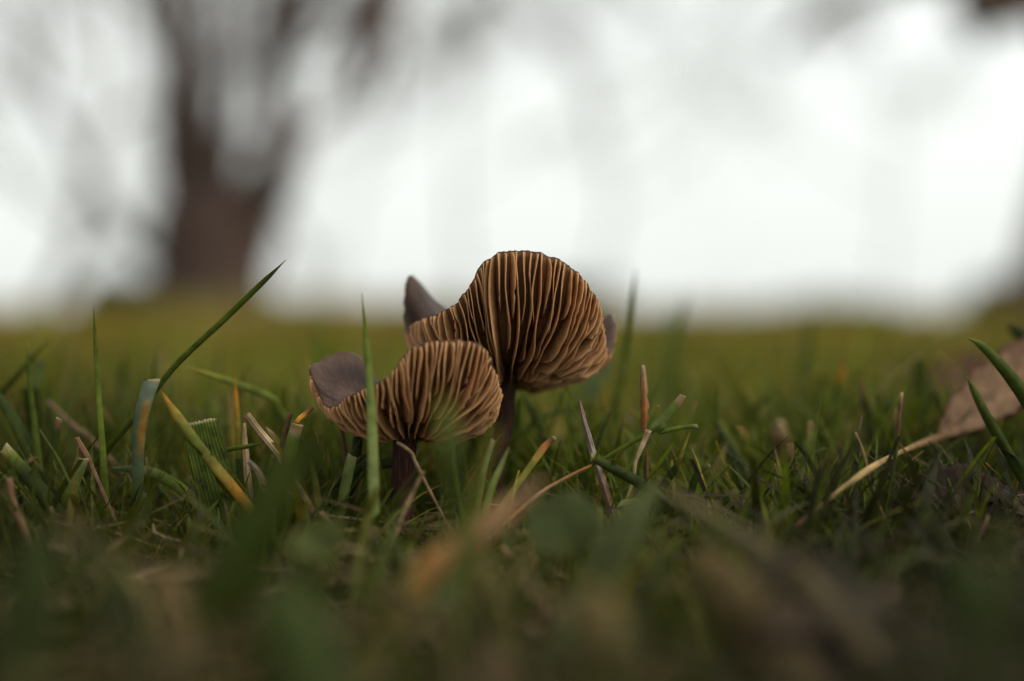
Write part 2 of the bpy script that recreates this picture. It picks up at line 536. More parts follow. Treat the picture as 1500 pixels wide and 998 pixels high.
def far_tree(label, px, py, Y, seed, trunk_w, lean=0, hgt=9000, bark=BARK_GREY, nl=6, depth=3, low=0.25):
    rnd = random.Random(seed)
    b = P(px, py, Y); b[2] = -60
    k = trunk_w * mm_per_px(Y) / 2
    sw = rnd.uniform(-1, 1)
    tp = [b + np.array([lean * f * 2600 + 900 * sw * math.sin(f * 5) + rnd.gauss(0, 90), rnd.gauss(0, 60), hgt * f]) for f in (0, .1, .25, .45, .65, .85)]
    tp = spline(tp, 12)
    limbs = []
    for i in range(nl):
        f = low + (0.95 - low) * i / nl
        p0 = tp[int(f * 11)]
        a = rnd.uniform(0, 6.283)
        out = np.array([math.cos(a), math.sin(a) * 0.8, 0])
        L = hgt * rnd.uniform(.22, .38)
        kk = max(k, 60)
        limbs.append((np.array([p0, p0 + out * L * .35 + [0, 0, L * .2], p0 + out * L * .7 + [0, 0, L * .5], p0 + out * L * .9 + [0, 0, L * .95]]), kk * .5, kk * .16))
    return tree(label, b, tp, np.linspace(k * 1.15, k * .4, 12), limbs, bark, seed, TG, depth, 3, 0.55, 0.0, 5000, 55)


far_tree('faint slender tree far off straight behind the big cap', 702, 458, 24000, 21, 9, 0.2, 9500, nl=6, low=.4)
far_tree('pale thin tree far off just behind the big cap rim', 852, 458, 30000, 22, 8, -0.3, 10500, nl=6, low=.45)
far_tree('hazy tree far off at the left frame edge', 40, 462, 20000, 23, 24, 0.5, 9000, nl=7, low=0.2)
far_tree('hazy tree far off between leaning blade and small mushroom', 470, 460, 28000, 24, 6, 0.6, 11000, nl=5, low=.4)
far_tree('hazy far tree right of the open white sky', 1290, 458, 26000, 26, 5, -0.4, 10000, nl=5, low=.4)



# low hedge-like shrubs far off on the horizon
def shrub(label, px, Y, w, h, seed):
    r = np.random.default_rng(seed)
    b = P(px, 458, Y); b[2] = -30
    root = empty('shrub', b, label, 'shrub', 'far shrubs on the horizon')
    n = 2600
    d = norm(r.standard_normal((n, 3)))
    lobes = r.uniform(-1, 1, (9, 3)) * [w * .4, w * .3, h * .2] + [0, 0, h * .5]
    c = lobes[r.integers(0, 9, n)] + d * (r.random((n, 1)) ** .4) * [w * .22, w * .2, h * .42]
    c[:, 2] = np.abs(c[:, 2])
    a = norm(r.standard_normal((n, 3))); e = norm(np.cross(a, r.standard_normal((n, 3))))
    s = r.uniform(30, 70, (n, 1))
    V = np.stack([c + a * s, c + e * s * .5, c - a * s, c - e * s * .5], 1).reshape(-1, 3) + b
    colr = np.repeat(np.array([[.06, .08, .045]]) * r.uniform(.6, 1.5, (n, 1)), 4, 0)
    tag(mesh_obj('foliage', V, np.arange(n * 4).reshape(-1, 4), GRASS_FAR, b, root, col=colr, par=np.zeros((n * 4, 3))), kind='stuff')
    st = []
    rn = random.Random(seed)
    for k in range(7):
        p0 = b + np.array([rn.uniform(-.15, .15) * w, rn.uniform(-.1, .1) * w, 0])
        tree_tubes(st, spline([p0, p0 + [rn.gauss(0, .1) * w, 0, h * .35], p0 + [rn.gauss(0, .25) * w, 0, h * .8]], 8), 22, 6, 5)
    V, F = join(st)
    mesh_obj('stems', V, F, BARK_GREY, b, root)


shrub('grey-green shrub low on the horizon beyond the brown seed stalk', 1215, 22000, 2000, 260, 31)
shrub('dark green shrub at the foot of the many-stemmed tree', 205, 6000, 420, 200, 32)
shrub('dark shrub by the trunk at the frame edge above the fallen leaf', 1500, 5200, 300, 170, 34)
shrub('small shrub on the horizon just right of the big cap', 845, 26000, 1300, 700, 33)


# ------------------------------------------------------------------ mushrooms
def mushroom(label, center, rim_px, stem_px, stem_r, n_gills, gill_h, seed, stem_top_r):
    r = np.random.default_rng(seed)
    C = P(*center)
    stem_path = spline([P(*q) for q in stem_px], 26)
    base = stem_path[-1].copy()
    root = empty('mushroom', base, label, 'mushroom', 'the two mushrooms')
    # stem
    rr = np.interp(np.linspace(0, 1, 26), np.linspace(0, 1, len(stem_r)), stem_r)
    V, F, c0, c1 = tube_arrays(stem_path, rr, 24, 0.012)
    mesh_obj('stem', V, np.vstack([F[:, [0, 1, 2]], F[:, [0, 2, 3]], c0, c1]), STEM, base, root)

    # rim curve, resampled by arc length
    M = 960
    rim = spline([P(*q) for q in rim_px], M, True)
    seg = np.linalg.norm(np.roll(rim, -1, 0) - rim, axis=1)
    s = np.concatenate([[0], np.cumsum(seg)]); tot = s[-1]
    rimc = np.vstack([rim, rim[0]])

    def rim_at(u):
        u = np.mod(u, 1.0) * tot
        p = np.stack([np.interp(u, s, rimc[:, k]) for k in range(3)], -1)
        return p

    ph = r.uniform(0, 6.28, 6)

    def surf(u, t):
        """Underside of the cap: u around the rim (0..1), t from stem (0) to margin (1)."""
        u, t = np.broadcast_arrays(np.asarray(u, float), np.asarray(t, float))
        R = rim_at(u)
        d = R - C
        h = d.copy(); h[..., 2] = 0
        H = np.linalg.norm(h, axis=-1, keepdims=True)
        hd = h / np.maximum(H, 1e-6)
        P0 = C + hd * stem_top_r * 0.8
        Q = C + h * 0.72
        Q[..., 2] += 0.10 * d[..., 2] - 0.25
        tt = t[..., None]
        p = (1 - tt) ** 2 * P0 + 2 * tt * (1 - tt) * Q + tt ** 2 * R
        # crimped margin and slow radial puckers
        w = 2 * math.pi * u
        cr = 0.09 * np.sin(w * 61 + ph[0]) + 0.07 * np.sin(w * 143 + ph[1]) + 0.16 * np.sin(w * 37 + ph[2]) * np.sin(w * 7 + ph[4])
        p = p + (d / np.linalg.norm(d, axis=-1, keepdims=True)) * (cr * np.clip((t - .8) / .2, 0, 1) ** 2)[..., None]
        p[..., 1] += 0.22 * np.sin(w * 23 + ph[3]) * t ** 2
        return p

    NU, NT = 300, 26
    uu = np.arange(NU) / NU
    tt = np.linspace(0, 1, NT) ** 0.9
    U, T = np.meshgrid(uu, tt, indexing='ij')
    G = surf(U, T)
    Nn = norm(np.cross(surf(U + 1e-3, T) - surf(U - 1e-3, T), surf(U, np.minimum(T + 1e-2, 1)) - surf(U, np.maximum(T - 1e-2, 0))))
    # the underside looks down and outward
    sgn = np.sign(np.mean(Nn[:, 4:12, 2]))
    Nn = -Nn * sgn
    # smooth the normals around pleats
    for _ in range(3):
        Nn = norm(Nn + np.roll(Nn, 1, 0) + np.roll(Nn, -1, 0))
    th = 0.24 + 2.3 * (1 - T) ** 0.62
    Top = G - Nn * th[..., None]
    # closed skin: underside, margin, top side
    ring = np.concatenate([G, Top[:, ::-1]], 1)           # NU x 2NT
    K = 2 * NT
    V = ring.reshape(-1, 3)
    F = grid_faces(NU, K)
    a = (NU - 1) * K + np.arange(K - 1)
    F = np.vstack([F, np.stack([a, a + 1, np.arange(K - 1) + 1, np.arange(K - 1)], -1)])
    side = np.concatenate([np.zeros((NU, NT)), np.ones((NU, NT))], 1)
    tv = np.concatenate([T, T[:, ::-1]], 1)
    par = np.stack([side, tv, np.repeat(uu[:, None], K, 1)], -1).reshape(-1, 3)
    cap = mesh_obj('cap', V, F, CAP, base, root, par=par)

    # gills, each a blade standing on the underside
    ns = 18
    for i in range(n_gills):
        tier = i % 4
        t0 = {0: 0.02, 1: 0.52 + r.uniform(-.08, .08), 2: 0.22 + r.uniform(-.1, .1), 3: 0.62 + r.uniform(-.08, .06)}[tier]
        u = (i + r.uniform(-.2, .2)) / n_gills
        t = np.linspace(t0, 0.995, ns)
        wob = 0.0022 * np.sin(t * r.uniform(4, 8) + r.uniform(0, 6)) * r.uniform(.4, 1.2)
        u_t = u + wob * np.sin(np.pi * np.clip((t - t0) / (1 - t0), 0, 1)) + 0.007 * t * (1 - .6 * t) * np.sin(t * 6.5 + 1.3 * math.sin(u * 25 + ph[5]) + ph[4]) * (.5 + .5 * math.sin(u * 44 + ph[2]))
        p = surf(u_t, t)
        lat = norm(surf(u_t + 5e-4, t) - surf(u_t - 5e-4, t))
        tan = norm(np.gradient(p, axis=0))
        nn = norm(np.cross(lat, tan))
        ui = np.mod(np.round(u * NU).astype(int), NU)
        ref = Nn[ui, np.clip((t * (NT - 1)).astype(int), 0, NT - 1)]
        nn = nn * np.sign(np.sum(nn * ref, -1, keepdims=True) + 1e-9)
        x = (t - t0) / (0.995 - t0)
        prof = np.minimum(1, x / 0.22 + (0.55 if tier == 0 else 0.03)) * np.clip((1 - x) / 0.5, 0.02, 1) ** 0.5
        hgt = gill_h * prof * {0: 1.0, 1: .72, 2: .9, 3: .6}[tier] * r.uniform(.9, 1.08) * (1 + r.normal(0, .05, ns)) * (1 - .35 * (r.random(ns) < .03))
        tw = np.clip(0.055 + 0.1 * t, 0.055, 0.155)
        sway = 0.24 * np.sin(t * r.uniform(8, 17) + r.uniform(0, 6.28)) + r.uniform(-.16, .16)
        rows = []
        for (hf, wf, sf) in ((-0.06, 1.5, 0), (0.5, 1.0, .35), (0.88, .75, .85), (1.0, 0.25, 1.0)):
            rows.append((hf, wf, sf))
        sec, pr = [], []
        for side_s in (1, -1):
            seq = rows if side_s == 1 else rows[::-1]
            for (hf, wf, sf) in seq:
                sec.append(p + nn * (hgt * hf)[:, None] + lat * (side_s * tw * wf + sway * sf * np.minimum(1, x * 4))[:, None])
                pr.append(np.stack([np.full(ns, max(hf, 0)), t, np.full(ns, i / n_gills)], -1))
        V = np.stack(sec, 1).reshape(-1, 3)
        pr = np.stack(pr, 1).reshape(-1, 3)
        F = grid_faces(ns, 8, True)
        e0 = np.array([[0, 1, 6, 7], [1, 2, 5, 6], [2, 3, 4, 5]])
        F = np.vstack([F, e0[:, ::-1], e0 + (ns - 1) * 8])
        mesh_obj('gill', V, F, GILL, base, cap, par=pr)
    return root


YB = 9.0
big_rim = [(760, 367, YB - 12), (728, 372, YB - 12), (705, 388, YB - 11), (692, 412, YB - 10.5), (672, 440, YB - 10), (648, 457, YB - 8), (622, 466, YB - 5),
           (606, 474, YB - 1), (598, 492, YB + 3), (593, 480, YB + 6), (592, 445, YB + 7), (597, 405, YB + 8), (612, 412, YB + 12), (636, 438, YB + 16), (668, 462, YB + 19),
           (700, 500, YB + 21), (735, 548, YB + 21), (768, 568, YB + 19), (800, 570, YB + 16), (840, 553, YB + 12.5),
           (872, 532, YB + 10), (884, 500, YB + 10.5), (893, 462, YB + 9.5), (900, 466, YB + 7), (902, 490, YB + 5), (897, 514, YB + 2.5), (889, 518, YB + .2), (886, 490, YB - 3), (880, 452, YB - 6), (862, 418, YB - 8.5), (836, 391, YB - 10.5), (800, 373, YB - 11.5)]
mushroom('taller mushroom, wavy upturned cap with a full fan of brown gills', (744, 536, YB), big_rim,
         [(744, 524, YB), (742, 560, YB), (738, 620, YB - .3), (728, 680, YB - .6), (721, 730, YB - .8), (717, 800, YB - 1), (716, 885, YB - 1)],
         [2.3, 1.7, 1.6, 1.6, 1.65, 1.75, 2.0], 136, 3.7, 5, 2.2)

YS = -2.0
small_rim = [(655, 499, YS - 9), (622, 503, YS - 9.5), (596, 516, YS - 9.5), (580, 538, YS - 9.5), (563, 556, YS - 9), (535, 569, YS - 8), (510, 582, YS - 6.5), (490, 596, YS - 4),
             (474, 592, YS - 1), (462, 566, YS + 1), (453, 539, YS + 3), (466, 531, YS + 6), (484, 521, YS + 9), (506, 516, YS + 11), (527, 524, YS + 13), (546, 552, YS + 14),
             (585, 600, YS + 14), (625, 628, YS + 12), (662, 637, YS + 9), (696, 632, YS + 6), (722, 614, YS + 2), (732, 590, YS - 2), (733, 566, YS - 5), (724, 540, YS - 7), (716, 522, YS - 6.6), (708, 508, YS - 8), (685, 500, YS - 8.8)]
mushroom('shorter mushroom in front, cap tilted with a curled mauve lobe', (598, 622, YS), small_rim,
         [(598, 612, YS), (594, 640, YS), (590, 690, YS), (588, 740, YS), (588, 800, YS), (589, 890, YS)],
         [2.4, 2.0, 1.95, 1.95, 2.0, 2.3], 120, 2.9, 8, 2.3)

# ------------------------------------------------------------------ single blades, stalks and twigs one can point to
GRN = (.07, .098, .011); BRI = (.13, .172, .022); PAL = (.18, .22, .07); BLU = (.085, .12, .055); DRK = (.032, .049, .007)
YEL = (.24, .20, .035); ORG = (.42, .20, .02); TAN = (.30, .20, .105); STR = (.36, .27, .15); BRN = (.13, .07, .035); RST = (.28, .11, .03); GRY = (.22, .18, .15); CUT = (.34, .29, .16)


def to_ground(pts):
    p = [np.array(q, float) for q in pts]
    e = p[-1]
    g = float(ground_z(e[0], e[1]))
    if e[2] > g - 0.5:
        d = norm(p[-1] - p[-2]); d[2] = min(d[2], -0.6); d = norm(d)
        p.append(e + d * (e[2] - g + 2.0) / max(-d[2], .3))
    return p


def blade(name, label, cat, px, width, stops, roll=0.0, cut=False, mat=None, ribs=0, fold=0.35, twist=0.0, root=True, group=None, thick=0.16, n=26, streak=None):
    """A grass blade as a thin closed solid. px: (x, y, depth) from tip to foot; width: px values along it."""
    pts = [P(*q) for q in px]
    if root:
        pts = to_ground(pts)
    s = np.concatenate([[0, .012], np.linspace(.03, 1, n - 2)])
    p = spline(pts, n, at=s)
    w = np.interp(s, np.linspace(0, 1, len(width)), width) * mm_per_px(np.mean([q[2] for q in px]))
    if not cut:
        w = w * np.clip(s / 0.2, 0.02, 1) ** 0.7
    tan = norm(np.gradient(p, axis=0))
    view = norm(p - CAM)
    wd = norm(np.cross(tan, view))
    up = norm(np.cross(wd, tan))
    a = roll + twist * s
    wv = wd * np.cos(a)[:, None] + up * np.sin(a)[:, None]
    nv = np.cross(wv, tan)
    K = max(5, ribs * 2 + 1)
    c = np.linspace(-1, 1, K)
    prof = fold * np.abs(c) * 0.5
    rib = np.zeros(K)
    if ribs:
        rib[1::2] = 0.09
    front = p[:, None] + wv[:, None] * (c[None, :, None] * w[:, None, None] / 2) + nv[:, None] * ((prof * w[:, None])[..., None] + rib[None, :, None])
    edge = (1 - np.abs(c) ** 4) * thick + 0.02
    back = front + nv[:, None] * (edge[None, :, None] + (-2 * rib)[None, :, None] * 0.5)
    if cut:
        jag = rng.uniform(-.5, .5, K) * 0.06 * w[0] + (0.25 * w[0] * c * rng.uniform(-1, 1) if not ribs else 0)
        front[0] += tan[0] * np.asarray(jag)[:, None]; back[0] += tan[0] * np.asarray(jag)[:, None]
    ring = np.concatenate([front, back[:, ::-1]], 1)
    V = ring.reshape(-1, 3)
    F = grid_faces(n, 2 * K, True)
    caps = np.array([[j, j + 1, 2 * K - 2 - j, 2 * K - 1 - j] for j in range(K - 1)])
    F = np.vstack([F, caps[:, ::-1], caps + (n - 1) * 2 * K])
    cc = np.concatenate([c, c[::-1]])
    par = np.stack([np.tile(cc * .5 + .5, n), np.repeat(s, 2 * K), np.full(n * 2 * K, random.random())], -1)
    st = list(stops)
    col = np.repeat(lerp_colors(st, s), 2 * K, 0)
    if streak:
        s0, s1, sc = streak
        ss, c2 = np.repeat(s, 2 * K), np.tile(cc, n)
        k = np.clip((ss - s0) / .07, 0, 1) * np.clip((s1 - ss) / .12, 0, 1) * np.clip((c2 + .3) / .5, 0, 1) * np.clip((1.1 - c2) / .4, 0, 1)
        col = col * (1 - .85 * k[:, None]) + np.array(sc) * .85 * k[:, None]
    if cut:
        col[:4 * K] = CUT
    o = mesh_obj(name, V, F, mat or GRASS, p[-1], col=col, par=par)
    return tag(o, label, cat, group)


def stalk(name, label, cat, px, rpx, stops, mat=None, knobs=0.04, root=True, group=None, n=20, sides=8, flat=1.0):
    pts = [P(*q) for q in px]
    if root:
        pts = to_ground(pts)
    p = spline(pts, n)
    r = np.interp(np.linspace(0, 1, n), np.linspace(0, 1, len(rpx)), rpx) * mm_per_px(np.mean([q[2] for q in px]))
    o = tube(name, p, r, mat or DRY, base=p[-1], sides=sides, knobs=knobs, stops=stops, flat=flat)
    return tag(o, label, cat, group)


GB = 'grass blades standing out of the lawn'
DB = 'dry stalks and twigs in the lawn'


def gb(label, px, width, stops, **k):
    return blade('grass_blade', label, 'grass blade', px, width, stops, group=GB, **k)


def ds(label, px, r, stops, **k):
    return stalk('dry_stalk', label, 'dry stalk', px, r, stops, group=DB, **k)


# left part of the lawn
gb('long thin green blade leaning far over towards the mushrooms', [(419, 381, 0), (392, 408, 0), (330, 468, 1), (258, 536, 2), (200, 610, 4), (150, 668, 6)], [3, 9, 10, 10, 10, 10, 10], [(0, BRN), (.03, DRK), (.1, GRN), (.4, BRI), (1, GRN)], roll=.5)
gb('blunt cut blue-green blade with an orange streak', [(223, 556, -6), (212, 590, -6), (203, 640, -5), (202, 700, -4), (204, 760, -3)], [22, 21, 18, 16, 15], [(0, (.24, .27, .2)), (.12, (.19, .24, .16)), (.35, (.12, .16, .09)), (.6, BLU), (1, GRN)], cut=True, fold=.3, streak=(.16, .52, ORG))
gb('yellowing blade with orange tip crossing before the broad cut blade', [(235, 571, -9), (258, 606, -9), (300, 664, -9), (345, 718, -9), (380, 765, -8)], [8, 15, 16, 16, 14], [(0, BRN), (.05, ORG), (.2, YEL), (.35, GRN), (.5, YEL), (.62, ORG), (.8, GRN), (1, GRN)], roll=.2)
gb('broad ribbed dark green blade mown off square', [(293, 617, -4), (303, 660, -4), (318, 710, -4), (335, 775, -4)], [47, 56, 62, 58], [(0, CUT), (.03, (.07, .10, .012)), (.5, (.046, .068, .009)), (1, DRK)], cut=True, ribs=11, fold=.06, mat=RIBBED)
gb('thin upright blade between the leftmost upright and the cut blue-green blade', [(137, 449, 1), (140, 500, 1), (145, 580, 1), (151, 660, 0), (156, 740, 0)], [4, 7, 9, 12, 13], [(0, BRN), (.04, GRN), (.4, BRI), (1, GRN)], roll=.3)
gb('leftmost upright blade, thin and pale green', [(40, 497, 12), (44, 560, 12), (52, 630, 12), (60, 700, 12)], [5, 8, 11, 12], [(0, PAL), (.1, GRN), (1, GRN)], roll=.3)
gb('blurred blade leaning right at the far left edge', [(74, 495, 30), (45, 528, 30), (15, 562, 31), (-30, 610, 32)], [4, 7, 9, 10], [(0, GRN), (1, DRK)], roll=.2)
gb('dark broad blade sloping down from the far left edge', [(-15, 560, 14), (18, 610, 13), (48, 668, 12), (62, 720, 12)], [14, 18, 17, 14], [(0, DRK), (1, GRN)], roll=.2)
gb('short dark stub with a pale brown cut top', [(87, 613, 0), (82, 640, 0), (76, 680, 0), (70, 730, 0)], [9, 11, 12, 11], [(0, TAN), (.08, BRN), (.2, DRK), (1, GRN)], cut=True)
gb('thick dark green cut blade at the far left leaning left', [(5, 655, -4), (30, 685, -5), (62, 722, -6), (100, 775, -6)], [16, 22, 24, 22], [(0, STR), (.1, BRI), (.3, DRK), (1, DRK)], cut=True)
ds('dark brown broken stalk tip beside the pale green stub', [(112, 641, -2), (118, 655, -2), (128, 672, -2), (140, 700, -1)], [4, 6, 5, 3], [(0, BRN), (.6, BRN), (1, TAN)])
gb('pale green stubby sheath with a split white top', [(122, 672, -5), (112, 695, -5), (100, 730, -5), (92, 775, -4)], [16, 20, 18, 15], [(0, CUT), (.12, PAL), (.5, BRI), (1, GRN)], cut=True, fold=.7)
gb('arched blade running right from behind the blue-green blade', [(160, 686, 4), (205, 688, 4), (245, 702, 3), (285, 735, 2), (310, 790, 2)], [14, 17, 18, 17, 14], [(0, BLU), (.4, GRN), (1, DRK)], roll=.3)
gb('thin olive blade arching between leaning blade and small mushroom', [(264, 536, 14), (305, 548, 15), (352, 564, 16), (398, 584, 17), (424, 622, 18)], [5, 9, 12, 13, 12], [(0, YEL), (.4, BRI), (1, GRN)], roll=.2)
gb('slim blade with a yellow-orange upper half', [(344, 551, 10), (346, 590, 10), (349, 640, 10), (352, 700, 10)], [5, 9, 10, 10], [(0, RST), (.15, ORG), (.45, YEL), (.7, GRN), (1, GRN)], roll=.2)
gb('blurred straw-coloured blade beside the yellow-orange one', [(336, 572, 24), (339, 620, 24), (344, 680, 24)], [7, 10, 9], [(0, TAN), (.4, YEL), (1, GRN)])
ds('pale straw stalk slanting beside the small mushroom lobe', [(361, 607, -2), (382, 634, -2), (405, 662, -3), (432, 705, -3)], [5, 5.5, 5, 4], [(0, TAN), (.3, STR), (1, TAN)], flat=.5)
gb('dry folded leaf tip next to the straw stalk', [(389, 625, 3), (402, 644, 3), (416, 668, 2), (430, 710, 2)], [10, 14, 15, 12], [(0, TAN), (.4, YEL), (1, GRN)], mat=DRY, fold=.7)
ds('dark thin stalk leaning right under the small mushroom lobe', [(426, 604, 2), (420, 625, 2), (413, 655, 2), (404, 700, 2)], [3.5, 4, 4, 4], [(0, BRN), (.5, BRN), (1, DRK)])
gb('frayed rusty cut blade under the small mushroom lobe', [(436, 622, -4), (428, 650, -4), (422, 690, -5), (420, 740, -5)], [17, 20, 20, 18], [(0, RST), (.1, CUT), (.2, BRI), (1, GRN)], cut=True, fold=.5)
ds('rusty torn strip beside the frayed cut blade', [(458, 597, -1), (448, 606, -1), (434, 620, -2), (426, 650, -2)], [3, 4, 3.5, 3], [(0, BRN), (.4, ORG), (1, GRN)], flat=.5)
ds('pale pointed dry sheath beside the broad cut blade', [(358, 620, 2), (359, 650, 2), (362, 690, 1), (366, 730, 1)], [2, 5, 6, 5], [(0, TAN), (1, STR)], flat=.5)
ds('curled grey-brown dead leaf scrap low by the straw stalk', [(364, 676, -1), (378, 692, -1), (388, 716, -2), (398, 742, -2)], [4, 6, 6, 4], [(0, GRY), (.5, TAN), (1, BRN)], flat=.4)
gb('short thin blade lying level before the broad cut blade', [(385, 650, 0), (360, 655, 0), (335, 659, 0), (318, 664, 0)], [4, 7, 7, 6], [(0, GRN), (1, BRI)], roll=.3, root=False)
gb('faint upright green blade behind the leaning blade', [(229, 508, 30), (226, 550, 30), (222, 610, 30)], [4, 7, 9], [(0, GRN), (1, GRN)])
ds('pale dry straw lying across behind the leftmost blades', [(70, 588, 34), (95, 612, 30), (122, 636, 27), (140, 650, 25)], [3, 4, 5, 4], [(0, (.24, .15, .09)), (1, (.28, .18, .11))], flat=.4)
ds('pinkish dry shred low at the far left', [(14, 700, -18), (18, 735, -18), (34, 775, -18)], [4, 6, 5], [(0, (.2, .11, .06)), (.5, (.24, .13, .08)), (1, BRN)], flat=.4)

# around the mushrooms
gb('upright light green blade standing before the small cap', [(530, 430, -12), (536, 490, -13), (543, 560, -14), (547, 640, -16), (549, 720, -18), (549, 790, -19)], [4, 10, 15, 17, 17, 15], [(0, GRN), (.15, BRI), (.6, PAL), (1, BRI)], roll=.35, fold=.5)
gb('slender dark blade before the right half of the small cap', [(655, 597, -14), (660, 640, -14), (667, 690, -15), (678, 760, -15)], [3, 7, 8, 8], [(0, GRN), (.3, DRK), (1, GRN)], roll=.3)
gb('pale cut blade standing between the two stems', [(722, 644, -10), (715, 668, -10), (708, 695, -11), (700, 740, -11)], [7, 9, 10, 9], [(0, CUT), (.2, PAL), (1, BRI)], cut=True)
gb('second pale blade leaning beside the taller stem', [(746, 654, -14), (734, 684, -15), (722, 712, -16), (708, 760, -17)], [5, 9, 10, 10], [(0, PAL), (1, BRI)], roll=.3)
ds('thin bent pale twig in front of the shorter stem', [(581, 648, -8), (602, 662, -8), (608, 676, -8), (622, 705, -9), (640, 740, -9), (656, 772, -9)], [2, 2.8, 3, 2, 1.8, 1.8], [(0, TAN), (.2, (.25, .17, .09)), (1, BRN)], knobs=.12)
gb('dark blunt blade pointing at the shorter stem from its left', [(592, 674, -3), (565, 679, -3), (535, 686, -3), (510, 696, -2)], [13, 15, 13, 10], [(0, TAN), (.1, DRK), (1, DRK)], cut=True)
gb('dark upright blade under the small mushroom lobe', [(525, 618, 6), (524, 645, 6), (521, 680, 5), (518, 730, 5)], [12, 15, 14, 12], [(0, DRK), (1, DRK)], cut=True)
gb('stubby translucent cut blade left of the shorter stem', [(516, 668, -6), (512, 684, -6), (506, 712, -6), (498, 750, -6)], [14, 16, 15, 13], [(0, CUT), (.2, PAL), (1, GRN)], cut=True)
ds('thin brown stalk hanging below the small mushroom lobe', [(496, 606, 8), (502, 640, 8), (507, 680, 7), (500, 720, 7)], [3, 3.5, 4, 3], [(0, BRN), (1, BRN)])
ds('thin dark twig slanting down left of the shorter stem', [(572, 634, 4), (550, 654, 4), (528, 672, 3), (505, 690, 2)], [2.5, 3, 3, 3], [(0, DRK), (1, BRN)])
ds('forked pale straw low before the shorter stem', [(621, 690, -16), (608, 715, -16), (592, 750, -17), (570, 808, -18)], [2.5, 4, 4, 3], [(0, (.2, .13, .07)), (.5, (.26, .19, .10)), (1, BRN)], flat=.6)
gb('rusty-tipped dry blade right of the taller stem', [(813, 641, -4), (800, 652, -4), (785, 672, -5), (765, 700, -6)], [7, 11, 10, 8], [(0, CUT), (.06, BRN), (.3, RST), (.55, YEL), (1, GRN)], cut=True, mat=DRY)
ds('long thin reddish stem lying right of the taller stem', [(866, 682, -4), (835, 697, -6), (795, 720, -8), (762, 748, -10), (738, 770, -11)], [2, 2.6, 3, 2.6, 2.4], [(0, RST), (.5, TAN), (.6, ORG), (1, YEL)])
gb('dark green blade seen through the gap right of the taller stem', [(764, 575, 28), (780, 606, 27), (800, 650, 26), (815, 700, 25)], [6, 9, 9, 8], [(0, DRK), (1, DRK)])
gb('upright blade close behind the taller stem', [(760, 580, 20), (757, 620, 20), (752, 670, 20)], [10, 13, 13], [(0, BRI), (1, GRN)])
gb('curved dark blade sweeping right behind the taller mushroom', [(872, 596, 30), (835, 600, 30), (790, 614, 28), (760, 640, 26)], [4, 7, 8, 8], [(0, DRK), (1, GRN)])
gb('wide blurred blue-green blade right of the taller mushroom', [(900, 520, 62), (875, 560, 60), (845, 610, 58), (815, 680, 56)], [16, 26, 30, 26], [(0, BLU), (1, GRN)], roll=.2)
gb('tall soft-focus blade standing right of the taller mushroom', [(932, 391, 44), (926, 450, 44), (916, 520, 43), (903, 600, 42)], [5, 10, 13, 13], [(0, DRK), (.1, GRN), (1, GRN)], roll=.3)
ds('thin wiry tendril looping low in front of the taller stem', [(760, 690, -6), (745, 742, -22), (722, 760, -24), (700, 772, -24), (715, 776, -24)], [1.4, 1.6, 1.6, 1.6, 1.4], [(0, YEL), (1, TAN)])
ds('branching bare root-like stem low in front of the taller stem', [(735, 800, -28), (758, 828, -29), (782, 858, -30), (803, 900, -31)], [3, 3.6, 3.2, 2.6], [(0, TAN), (1, BRN)], knobs=.1)
ds('thin arched brown tendril low right of the taller stem', [(752, 782, -26), (772, 783, -26), (780, 812, -27), (784, 845, -28)], [1.6, 1.9, 1.7, 1.5], [(0, TAN), (1, RST)])

# right part of the lawn
ds('weathered grey-brown twig leaning right of the taller mushroom', [(849, 588, -2), (856, 620, -3), (868, 662, -3), (882, 705, -4), (895, 745, -5), (912, 790, -5)], [2.5, 4.6, 5.6, 6, 5.4, 4], [(0, BRN), (.3, GRY), (.6, BRN), (.8, GRY), (1, BRN)], mat=TWIG, knobs=.1, n=30)
gb('dark green blunt blade crossing over the weathered twig', [(866, 669, -7), (890, 681, -7), (920, 697, -7), (955, 718, -7), (985, 745, -7)], [12, 16, 17, 16, 13], [(0, YEL), (.05, GRN), (.2, DRK), (1, DRK)], cut=True, fold=.5, roll=.2)
ds('reddish brown knobbly seed stalk with rough sides', [(941, 535, 5), (943, 560, 5), (944, 600, 5), (945, 640, 4), (947, 690, 4)], [3, 5.5, 5.5, 4, 3], [(0, STR), (.08, TAN), (.4, RST), (.8, BRN), (1, BRN)], knobs=.14, n=30)
gb('bright green blade with a pale pinkish blunt tip', [(1001, 579, 1), (990, 594, 1), (972, 615, 1), (950, 640, 1), (925, 690, 2)], [9, 14, 15, 11, 9], [(0, STR), (.14, TAN), (.2, BRI), (.5, PAL), (1, GRN)], cut=True)
gb('thin level blade with a white cut end', [(1022, 624, -1), (995, 627, -1), (965, 634, -1), (940, 640, 0)], [6, 7, 7, 7], [(0, CUT), (.08, BRI), (1, BRI)], cut=True)
ds('dry papery tendril hanging below the seed stalk', [(950, 630, -3), (943, 648, -3), (931, 676, -4), (928, 704, -4), (919, 728, -5)], [5, 4, 2.4, 2, 2], [(0, TAN), (.3, STR), (1, YEL)], flat=.5)
gb('narrow pale blade just right of the seed stalk', [(965, 594, 0), (957, 610, 0), (948, 632, 0), (938, 690, 0)], [5, 6, 7, 7], [(0, YEL), (.2, BRI), (1, GRN)], cut=True)
gb('dark blade ending in a fine yellow point near the level blade', [(1015, 616, 0), (1006, 645, 0), (992, 680, 0), (970, 715, 1)], [2, 4, 12, 14], [(0, YEL), (.4, YEL), (.55, DRK), (1, DRK)])
